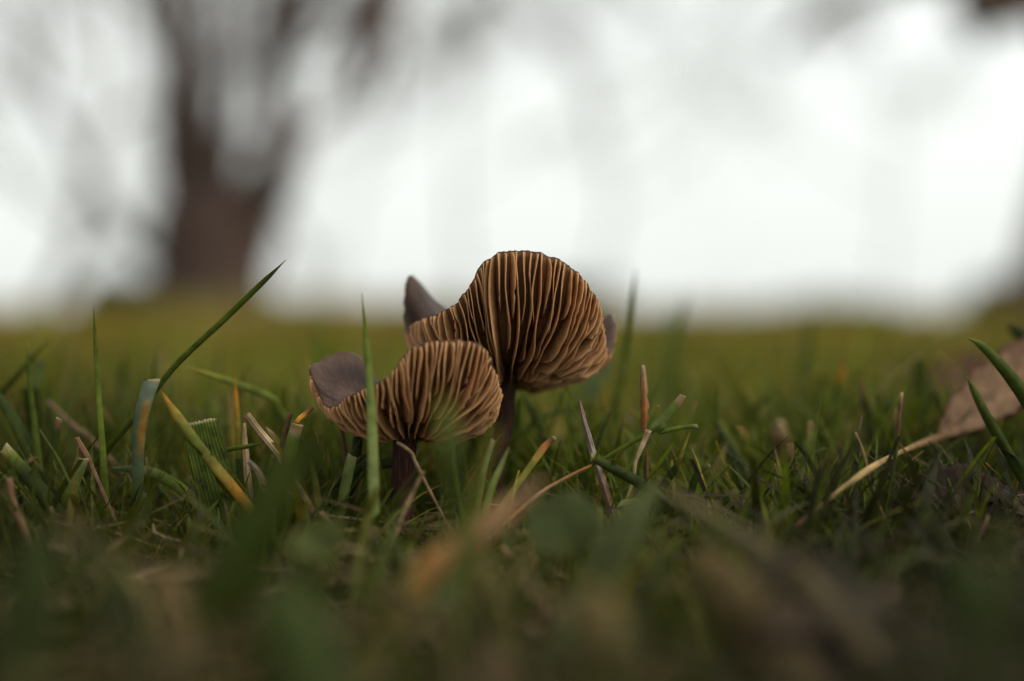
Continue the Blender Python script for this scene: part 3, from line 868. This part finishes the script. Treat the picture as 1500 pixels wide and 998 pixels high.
gb('hooked dark blade with a tan cut tip', [(1038, 680, -4), (1022, 695, -4), (1013, 720, -4), (1010, 760, -4)], [9, 11, 11, 10], [(0, TAN), (.08, GRN), (.3, DRK), (1, DRK)], cut=True)
gb('out-of-focus dark pointed blade leaning left', [(1045, 615, 24), (1064, 650, 23), (1085, 690, 22), (1110, 750, 21)], [9, 17, 18, 15], [(0, DRK), (.5, DRK), (1, BRN)])
ds('blurred stalk with a pale rounded dry tip', [(1140, 618, 38), (1143, 635, 38), (1143, 665, 38), (1140, 720, 38)], [8, 12, 6, 5], [(0, STR), (.18, TAN), (.4, BRN), (1, GRN)])
gb('blurred blade with an orange tip', [(1236, 528, 42), (1230, 560, 42), (1220, 610, 41), (1210, 670, 40)], [9, 16, 18, 16], [(0, RST), (.15, ORG), (.3, GRN), (1, GRN)])
gb('blurred bent blade with a yellowish tip', [(1080, 560, 50), (1100, 590, 50), (1122, 640, 48), (1130, 700, 46)], [8, 14, 15, 12], [(0, YEL), (.4, GRN), (1, GRN)])
gb('blurred broad blade behind the fallen leaf stalk', [(1340, 515, 60), (1350, 560, 60), (1358, 620, 58), (1362, 690, 56)], [16, 26, 28, 24], [(0, GRN), (1, GRN)])
ds('thin upright stem before the fallen leaf stalk', [(1321, 575, -8), (1316, 620, -8), (1310, 680, -8), (1296, 745, -8)], [2.4, 3.2, 3, 2.6], [(0, TAN), (.2, BRN), (.5, DRK), (1, GRN)])
ds('hair-thin bent dry stem before the fallen leaf stalk', [(1253, 634, -8), (1264, 660, -8), (1280, 720, -9), (1296, 760, -9)], [1.4, 1.6, 1.5, 1.4], [(0, TAN), (1, TAN)])
gb('dark curved blade arching over the fallen leaf', [(1416, 494, -6), (1440, 507, -6), (1470, 538, -6), (1502, 580, -5), (1545, 650, -4)], [8, 14, 20, 24, 24], [(0, PAL), (.05, BRI), (.2, GRN), (1, DRK)], roll=.3, fold=.5)
gb('short dark blade in front of the fallen leaf', [(1416, 551, -8), (1428, 574, -8), (1444, 605, -8), (1470, 650, -7)], [6, 12, 16, 16], [(0, PAL), (.06, GRN), (1, DRK)], roll=.3, fold=.5)
gb('blurred dark blade tip above the fallen leaf', [(1474, 476, 40), (1495, 490, 40), (1525, 515, 40), (1560, 600, 40)], [12, 20, 22, 20], [(0, DRK), (1, DRK)])
ds('thin pale stem low in the dark grass beneath the fallen leaf', [(1448, 755, -20), (1430, 800, -20), (1418, 850, -21)], [2, 2.5, 2.2], [(0, TAN), (1, BRN)])
gb('fine dim blade low in the dark grass at the lower right', [(1395, 745, -15), (1380, 790, -16), (1370, 820, -16)], [4, 7, 7], [(0, GRN), (1, DRK)])

gb('pale blurred blade rising between the leaning blade and the small lobe', [(462, 470, 75), (466, 510, 75), (470, 560, 74), (474, 620, 72)], [6, 11, 13, 12], [(0, BRI), (1, GRN)])
gb('faint blurred blade just left of the upright light green one', [(482, 500, 95), (478, 545, 94), (472, 600, 92)], [6, 12, 13], [(0, GRN), (1, GRN)])
gb('very blurred broad blade crossing the horizon past the tall soft-focus one', [(1006, 425, 120), (996, 470, 118), (986, 530, 115), (978, 600, 112)], [7, 13, 16, 15], [(0, GRN), (1, GRN)])
gb('very blurred slim blade leaning right on the horizon near the brown stalk', [(985, 440, 140), (976, 480, 138), (968, 540, 134)], [6, 10, 12], [(0, BRI), (1, GRN)])
gb('blurred dim blade on the horizon above the pale rounded tip', [(1188, 462, 130), (1182, 510, 128), (1172, 580, 124)], [8, 15, 16], [(0, GRN), (1, DRK)])
gb('blurred dark blade between the two leftmost uprights', [(182, 520, 60), (178, 570, 60), (176, 640, 58)], [8, 13, 14], [(0, DRK), (1, GRN)])
gb('blurred olive blade behind the slim yellow-orange one', [(306, 560, 55), (312, 600, 54), (322, 660, 52)], [7, 14, 15], [(0, BRI), (1, GRN)])

# soft out-of-focus blades close to the lens, shade painted into their dark tones
gb('big dark green blade blurred in the near foreground beside the small cap', [(476, 630, -78), (440, 672, -78), (400, 730, -79), (350, 820, -80)], [34, 56, 66, 60], [(0, (.05, .07, .009)), (1, DRK)], roll=.2)
gb('blurred yellow-green blade tip over the front of the small cap', [(650, 574, -80), (654, 604, -80), (662, 655, -82), (668, 740, -84)], [12, 20, 15, 10], [(0, (.30, .28, .03)), (.25, (.17, .2, .025)), (.4, GRN), (1, DRK)], roll=.5)
gb('blurred yellowish tip by the right edge of the small cap', [(728, 618, -66), (722, 645, -67), (704, 695, -68), (692, 770, -70)], [7, 12, 14, 14], [(0, YEL), (1, GRN)], roll=.3)
gb('blurred orange-brown dead blade slanting across the near foreground', [(800, 700, -66), (745, 748, -68), (690, 792, -70), (630, 838, -72), (590, 900, -74)], [30, 38, 42, 40, 30], [(0, (.24, .15, .08)), (.4, (.22, .125, .055)), (.62, (.24, .12, .03)), (.8, (.16, .13, .03)), (1, GRN)], mat=DRY, roll=.2)
gb('blurred wide grey-green cut blade right of centre in the foreground', [(965, 708, -55), (930, 760, -57), (890, 830, -60), (840, 930, -64)], [42, 58, 62, 56], [(0, (.16, .16, .06)), (.04, (.10, .12, .04)), (1, (.06, .075, .025))], roll=.15)
gb('blurred brownish blade falling right from the wide grey-green one', [(968, 712, -58), (1040, 760, -64), (1120, 815, -72), (1200, 880, -80)], [16, 30, 44, 50], [(0, (.2, .15, .08)), (.3, (.1, .085, .04)), (1, (.07, .05, .026))], mat=DRY)
gb('blurred dull brown dead blade low in the right foreground', [(1010, 800, -80), (1060, 850, -82), (1120, 930, -84), (1180, 1020, -86)], [60, 90, 100, 90], [(0, (.075, .052, .016)), (1, (.04, .027, .011))], mat=DRY, roll=.3)
gb('blurred straw-brown blade upright below the mushrooms', [(700, 790, -78), (712, 850, -79), (730, 930, -80), (745, 1020, -82)], [34, 52, 58, 56], [(0, (.15, .13, .03)), (.4, (.14, .11, .045)), (1, (.1, .075, .035))], mat=DRY)
gb('blurred tan blade low below the forked straw', [(860, 850, -92), (890, 920, -94), (930, 1010, -96)], [60, 84, 90], [(0, (.12, .09, .03)), (1, (.07, .05, .017))], mat=DRY, roll=.2)
gb('blurred brown blade low in the left foreground', [(236, 830, -84), (250, 890, -86), (270, 990, -88)], [44, 64, 66], [(0, (.15, .10, .045)), (1, (.08, .06, .022))], mat=DRY)
gb('blurred dark green blade in the lower left corner', [(60, 760, -100), (50, 840, -102), (30, 960, -104)], [60, 90, 90], [(0, DRK), (1, (.02, .03, .006))])
gb('blurred dark blade in the lower right corner', [(1400, 800, -100), (1420, 870, -102), (1450, 980, -104)], [60, 80, 80], [(0, DRK), (1, DRK)], mat=GRASS)
gb('blurred green blade rising in the lower centre left', [(400, 840, -110), (420, 900, -112), (450, 1000, -114)], [80, 110, 110], [(0, (.042, .06, .01)), (1, DRK)])


# ------------------------------------------------------------------ clover leaflets
def leaflet(label, c, r_px, tilt, roll, stops, fold=.25, stem_to=None, notch=.15):
    C = P(*c)
    k = mm_per_px(c[2])
    na, nr = 30, 7
    th = np.linspace(0, 2 * math.pi, na, endpoint=False)
    rad = r_px * k * (1 - notch * np.exp(-((th - math.pi / 2) / .35) ** 2)) * (1 + .05 * np.cos(2 * th)) * np.where(np.sin(th) < 0, 1 + .12 * np.abs(np.sin(th)), 1)
    rho = np.linspace(0, 1, nr)
    x = rho[:, None] * (rad * np.cos(th) * (1 - .12 * np.sin(th)))[None]
    z = rho[:, None] * (rad * np.sin(th))[None]
    y = -fold * np.abs(x) + 0.05 * rad[None] * np.sin(3 * th)[None] * rho[:, None] ** 2
    cr, sr = math.cos(roll), math.sin(roll)
    x2, z2 = x * cr - z * sr, x * sr + z * cr
    ct, st = math.cos(tilt), math.sin(tilt)
    y3, z3 = y * ct - z2 * st, y * st + z2 * ct
    A = np.stack([x2, y3, z3], -1) + C
    B = A + np.array([0, .14 * ct, .14 * st])
    ring = np.concatenate([A, B[::-1]], 0).reshape(-1, 3)
    F = grid_faces(2 * nr, na, True)
    s = np.concatenate([np.repeat(rho, na), np.repeat(rho[::-1], na)])
    foot = stem_to if stem_to is not None else (c[0], c[1] + r_px * 2.2, c[2] + 3)
    base = to_ground([C, P(*foot)])[-1]
    root = empty('clover', base, label, 'clover')
    mesh_obj('leaflet', ring, F, CLOVER, base, root, col=lerp_colors(stops, s), par=np.stack([s, s, s], -1))
    low = A[nr - 1, int(na * .75)]
    sp = spline(to_ground([low, (low + P(*foot)) / 2 + [0.6, 0, 0], P(*foot)]), 12)
    tube('petiole', sp, np.full(12, .45), GRASS, parent=root, pbase=base, sides=6, stops=[(0, BRI), (1, GRN)])


leaflet('round dull green clover leaflet facing the camera below the taller mushroom', (822, 764, -48), 52, -.35, .35, [(0, (.05, .064, .02)), (.9, (.058, .072, .022)), (1, (.08, .092, .03))], fold=.14, notch=.28)
leaflet('blurred round pale clover leaflet low in front of the mushrooms', (634, 862, -62), 44, -.8, -.4, [(0, (.055, .075, .024)), (1, (.07, .09, .028))])
leaflet('blurred pale clover leaflet before the shorter mushroom lobe', (462, 796, -64), 40, -.9, .7, [(0, (.05, .062, .016)), (1, (.065, .075, .018))], fold=.5, notch=.3)
leaflet('small round clover leaflet at the foot of the weathered twig', (925, 748, -10), 22, -.5, .2, [(0, (.10, .15, .05)), (.8, (.13, .18, .06)), (1, YEL)])


# ------------------------------------------------------------------ fallen leaf on the right
def fallen_leaf(label, rib_px, halfw, face, seed, col_a, col_b, petiole=None, curl=.5, bend=0.0):
    r = np.random.default_rng(seed)
    rib = spline([P(*q) for q in rib_px], 34)
    s = np.linspace(0, 1, 34)
    tan = norm(np.gradient(rib, axis=0))
    face = norm(np.array(face, float))
    wv = norm(np.cross(tan, face)); nv = np.cross(wv, tan)
    c = np.linspace(-1, 1, 23)
    w = halfw * np.sin(np.pi * np.clip(s * .95 + .03, 0, 1)) ** .9 * (1 + .06 * np.sin(s * 40) + .05 * np.sin(s * 91))
    lat = c[None] * w[:, None]
    up = curl * w[:, None] * (np.abs(c)[None] ** 2.2) * np.where(c < 0, 1.0, .55)[None] + .018 * halfw * np.sin(s * 26 - np.abs(c)[None].T * 5).T[:, :] \
        + .05 * halfw * np.sin(s[:, None] * 9 + c[None] * 3)
    rolled = -np.clip(c - .62, 0, 1)[None] ** 2 * w[:, None] * 3.4 * (1 + .35 * np.sin(s * 31) + .25 * np.sin(s * 57))[:, None]
    A = rib[:, None] + wv[:, None] * (lat + rolled * .5)[..., None] + nv[:, None] * (up + rolled)[..., None]
    A += r.normal(0, .05, A.shape)
    B = A + nv[:, None] * .22
    ring = np.concatenate([A, B[:, ::-1]], 1).reshape(-1, 3)
    K = 46
    F = grid_faces(34, K, True)
    caps = np.array([[j, j + 1, K - 2 - j, K - 1 - j] for j in range(22)])
    F = np.vstack([F, caps[:, ::-1], caps + 33 * K])
    vein = np.clip(np.sin(s[:, None] * 46 - np.abs(c)[None] * 7) - .82, 0, 1) * 4 + np.exp(-(c[None] / .05) ** 2)
    e = np.clip((np.where(c > 0, c + .14, -c) - .86) / .14, 0, 1)[None] * np.ones((34, 1))
    a, b = np.array(col_a), np.array(col_b)
    colr = a * (1 - .55 * np.clip(vein, 0, 1)[..., None]) * (1 - e[..., None]) + b * e[..., None]
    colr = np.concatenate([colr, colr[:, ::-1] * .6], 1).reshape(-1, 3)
    base = rib[len(rib) // 2].copy(); base[2] = float(ground_z(base[0], base[1]))
    root = empty('fallen_leaf', base, label, 'dead leaf', 'dead leaves in the grass')
    mesh_obj('leaf_blade', ring, F, DRY, base, root, col=colr, par=np.zeros((len(ring), 3)))
    mr = spline(rib[::4] + nv[::4] * -.12, 24)
    tube('midrib', mr, np.linspace(.55, .15, 24), DRY, parent=root, pbase=base, sides=6, stops=[(0, TAN), (1, BRN)])
    if petiole:
        q = spline([P(*z) for z in petiole], 22)
        tube('petiole', q, np.linspace(.6, .42, 22) * (1 + .16 * np.sin(np.linspace(0, 14, 22))), DRY, parent=root, pbase=base, sides=8, knobs=.04,
             stops=[(0, BRN), (.25, (.22, .14, .06)), (.5, (.34, .23, .10)), (.7, (.36, .25, .11)), (.85, BRN), (1, BRN)])


fallen_leaf('curled pinkish tan dead leaf with a long bent stalk', [(1378, 640, 24), (1415, 612, 26), (1470, 572, 29), (1540, 530, 33), (1640, 480, 40), (1720, 470, 46)], 6.2, (-.25, -.85, .45), 41,
            (.30, .18, .10), (.10, .03, .016), [(1384, 638, 24), (1345, 652, 14), (1300, 672, -6), (1255, 700, -12), (1205, 740, -16), (1160, 775, -18)], curl=.32)
fallen_leaf('blurred reddish dead leaf in the grass behind the tan one', [(1350, 570, 150), (1400, 556, 155), (1450, 550, 160), (1520, 552, 168)], 6, (0, -.7, .7), 42, (.12, .06, .035), (.08, .035, .02))
fallen_leaf('dark leaf added as a stand-in for shade under the tan leaf', [(1330, 800, -10), (1380, 770, -6), (1440, 745, -2), (1510, 735, 4)], 8, (0, -.6, .8), 44, (.04, .023, .013), (.03, .015, .009))  # added leaf whose dark colour stands in for shade
fallen_leaf('blurred brown dead leaf low in the right foreground', [(1110, 930, -85), (1160, 900, -80), (1230, 885, -74), (1310, 890, -70)], 6, (0, -.6, .8), 45, (.05, .032, .017), (.03, .018, .011))


# ------------------------------------------------------------------ the lawn itself
def lawn(name, label, n, y0, y1, spread, pad, hmin, hmax, wmin, wmax, nseg, mat, seed, ypow=1.0, limit=True, far=False, shade=1.0):
    r = np.random.default_rng(seed)
    d0, d1 = y0 - CAM[1], y1 - CAM[1]
    d = (d0 ** ypow + r.random(n) * (d1 ** ypow - d0 ** ypow)) ** (1 / ypow)
    y = d + CAM[1]
    x = r.uniform(-1, 1, n) * (spread * d + pad)
    # tufts
    tuft = np.sin(x * .11 + 3 * np.sin(y * .05)) * np.sin(y * .13 + 2 * np.sin(x * .07))
    if not far:
        keep = r.random(n) < (.62 + .38 * tuft) * np.where(d < 222, .3, 1)
        x, y, d, tuft = x[keep], y[keep], d[keep], tuft[keep]
        n = len(x)
    h = hmin + (hmax - hmin) * r.beta(2.0, 2.6, n)
    kind = r.random(n)
    dead = kind < (.12 if not far else .34)
    brown = kind < .06
    h = np.where(dead, h * r.uniform(.35, .95, n), h)
    tall = r.random(n) < (.07 if far else .03 if y0 > 0 else .012)
    h = np.where(tall & ~dead, h * r.uniform(1.2, 2.3 if far else 1.7, n), h)
    az = r.uniform(0, 2 * math.pi, n)
    lean = np.abs(r.normal(0, .28, n)) + .03 + np.where(dead, r.uniform(.2, 1.1, n), 0)
    bend = r.uniform(.1, 1.2, n) + np.where(dead, r.uniform(0, .8, n), 0)
    w = r.uniform(wmin, wmax, n) * np.where(r.random(n) < .08, 2.0, 1)
    tipw = np.where(r.random(n) < .25, r.uniform(.55, .9, n), .06)
    s = np.linspace(0, 1, nseg + 1)
    a = lean[:, None] + bend[:, None] * s[None]
    ds_ = h[:, None] / nseg
    hx = np.concatenate([np.zeros((n, 1)), np.cumsum(np.sin(a[:, :-1]) * ds_, 1)], 1)
    hz = np.concatenate([np.zeros((n, 1)), np.cumsum(np.cos(a[:, :-1]) * ds_, 1)], 1)
    gz = ground_z(x, y)
    if limit:
        # mown and trodden short right in front of the lens and around the mushrooms
        top = hz.max(1)
        row = np.where(d < 150, 700 + r.random(n) * 260, np.where(d < 212, 690 + r.random(n) * 190, np.where(r.random(n) < .05, 530, 612) + r.random(n) * 150))
        row = np.where((np.abs(x + 8 * d / 236) < 19 * d / 236) & (d < 246), np.maximum(row, 742 + r.random(n) * 80), row)
        row = np.where((d > 150) & (x > 45 * d / 236) & (d < 232), row + 12, row)
        row = np.where(d > 262, np.where(tall, 425 + r.random(n) * 110, 468 + r.random(n) * 110), row)
        col_px = 750 + x / d * FPX
        row = np.where((d > 150) & (d < 236) & (col_px > 175) & (col_px < 350), np.maximum(row, 722 + r.random(n) * 80), row)
        row = np.where((d > 150) & (d < 234) & (col_px > 835) & (col_px < 1050), np.maximum(row, 712 + r.random(n) * 80), row)
        zmax = CAM[2] - (row - 455) / FPX * d - gz
        k = np.clip(zmax / np.maximum(top, .1), .12, 1.0)
        hx *= k[:, None]; hz *= k[:, None]
    cx = x[:, None] + hx * np.cos(az)[:, None]
    cy = y[:, None] + hx * np.sin(az)[:, None]
    cz = gz[:, None] + hz - .6
    fa = az + math.pi / 2 + r.normal(0, .5, n)
    tw = r.normal(0, .7, n)
    f = fa[:, None] + tw[:, None] * s[None]
    prof = (1 - s[None] ** 3 * (1 - tipw[:, None])) * np.where(s[None] < .15, .8, 1)
    hw = w[:, None] * prof / 2
    wx, wy = np.cos(f) * hw, np.sin(f) * hw
    fx, fy = -np.sin(f) * hw * .35, np.cos(f) * hw * .35
    L = np.stack([cx - wx + fx, cy - wy + fy, cz], -1)
    R = np.stack([cx + wx + fx, cy + wy + fy, cz], -1)
    Cc = np.stack([cx, cy, cz], -1)
    # blade colours, foreground shade included
    pal = np.array([GRN, BRI, (.10, .125, .012), (.06, .088, .011), (.078, .10, .02), (.115, .12, .013)])
    c = pal[r.integers(0, len(pal), n)] * r.uniform(.7, 1.25, (n, 1))
    c = np.where((r.random(n) < (.12 if not far else .3))[:, None], np.array(YEL) * r.uniform(.6, 1.0, (n, 1)), c)
    c = np.where(dead[:, None], np.array((.28, .19, .07)) * r.uniform(.4, 1.1, (n, 1)), c)
    c = np.where(brown[:, None], np.array((.12, .07, .035)) * r.uniform(.6, 1.3, (n, 1)), c)
    # shade at the right-hand front is painted into the blade colours below
    if far:
        c = c * np.array([1.38, 1.05, 1.3])
    elif y0 > 0:
        c = c * np.array([1.12, .98, 1.15])
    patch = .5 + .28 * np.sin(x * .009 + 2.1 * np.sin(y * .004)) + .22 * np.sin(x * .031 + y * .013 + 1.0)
    c = c * shade * (.55 + .85 * np.clip(patch, 0, 1))[:, None]  # low shade values darken near turf in place of real shadow
    painted_shade = np.clip((x - .10 * d) / (.18 * d), 0, 1) * np.clip((60 - y) / 60, 0, 1)  # painted shade, thickest towards the near right
    c = np.where((r.random(n) < painted_shade * .85)[:, None], np.array((.024, .026, .008)) * r.uniform(.6, 1.4, (n, 1)), c)
    cols = np.repeat(c[:, None], nseg + 1, 1)
    dry_tip = (r.random(n) < .2)[:, None] * np.clip((s[None] - .86) / .1, 0, 1)
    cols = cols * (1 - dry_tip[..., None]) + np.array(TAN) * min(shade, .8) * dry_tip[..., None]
    rnd = r.random(n)
    if far:
        V = np.stack([L, R], 2).reshape(-1, 3); m = 2
        us = [0, 1]
    else:
        V = np.stack([L, Cc, R], 2).reshape(-1, 3); m = 3
        us = [0, .5, 1]
    g = grid_faces(nseg + 1, m)
    F = (g[None] + (np.arange(n) * (nseg + 1) * m)[:, None, None]).reshape(-1, 4)
    col = np.repeat(cols.reshape(-1, 3), m, 0)
    par = np.stack([np.tile(us, n * (nseg + 1)), np.tile(np.repeat(s, m), n), np.repeat(rnd, (nseg + 1) * m)], -1)
    o = mesh_obj(name, V, F, mat, col=col, par=par)
    return tag(o, label, 'grass', kind='stuff')


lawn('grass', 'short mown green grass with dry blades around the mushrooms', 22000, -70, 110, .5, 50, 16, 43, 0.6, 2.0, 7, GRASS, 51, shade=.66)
lawn('grass', 'dark green grass out of focus close to the lens', 1500, -185, -70, .55, 40, 24, 46, 1.2, 3.0, 7, GRASS, 55, shade=.4)  # shadowed foreground painted in by a low shade value
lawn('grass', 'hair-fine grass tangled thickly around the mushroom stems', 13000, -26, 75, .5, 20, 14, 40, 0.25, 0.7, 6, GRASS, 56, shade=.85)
lawn('grass', 'soft-focus green lawn just behind the mushrooms', 30000, 110, 800, .5, 60, 18, 54, 1.2, 2.6, 4, GRASS_FAR, 52, 1.6, shade=1.0)
lawn('grass', 'blurred olive lawn in the middle distance', 46000, 800, 3600, .5, 60, 16, 46, 2.0, 4.5, 3, GRASS_FAR, 53, 1.5, False, True, shade=1.12)
lawn('grass', 'blurred olive lawn far off below the trees', 46000, 3600, 16000, .55, 60, 20, 52, 6, 14, 2, GRASS_FAR, 54, 1.3, False, True, shade=1.2)


def thatch(n, y0, y1, seed):
    """Dead shreds lying on the soil between the grass."""
    r = np.random.default_rng(seed)
    d = r.uniform(y0 - CAM[1], y1 - CAM[1], n)
    y = d + CAM[1]; x = r.uniform(-1, 1, n) * (.5 * d + 40)
    L = r.uniform(5, 20, n); az = r.uniform(0, 6.28, n); el = r.normal(.12, .25, n)
    cur = r.normal(0, .9, n)
    ns = 5
    s = np.linspace(-.5, .5, ns)
    a = az[:, None] + cur[:, None] * s[None]
    cx = x[:, None] + L[:, None] * s * np.cos(a)
    cy = y[:, None] + L[:, None] * s * np.sin(a)
    cz = ground_z(x, y)[:, None] + 1.0 + (r.random(n) ** 2 * 15)[:, None] + L[:, None] * s * np.sin(el)[:, None]
    w = r.uniform(.15, .65, n)[:, None] * np.array([.4, 1, 1, .9, .3])
    nx, ny = -np.sin(a), np.cos(a)
    V = np.stack([np.stack([cx - nx * w, cy - ny * w, cz], -1), np.stack([cx, cy, cz + w * .5], -1), np.stack([cx + nx * w, cy + ny * w, cz], -1)], 2).reshape(-1, 3)
    g = grid_faces(ns, 3)
    F = (g[None] + (np.arange(n) * ns * 3)[:, None, None]).reshape(-1, 4)
    c = np.array([(.16, .115, .055), (.09, .055, .026), (.05, .03, .015), (.11, .09, .03), (.26, .19, .10)])[np.minimum(r.integers(0, 17, n) // 4, 4)] * r.uniform(.6, 1.2, (n, 1))
    c = c * (1 - .6 * np.clip((x - .05 * d) / (.15 * d), 0, 1))[:, None]     # darker to the right, shade painted into the shreds
    col = np.repeat(c, ns * 3, 0)
    o = mesh_obj('thatch', V, F, DRY, col=col, par=np.tile([[0, 0, 0], [.5, 0, 0], [1, 0, 0]], (n * ns, 1)))
    tag(o, 'dry brown shreds of dead grass littering the soil', 'dead grass', kind='stuff')


thatch(7000, -190, 160, 61)
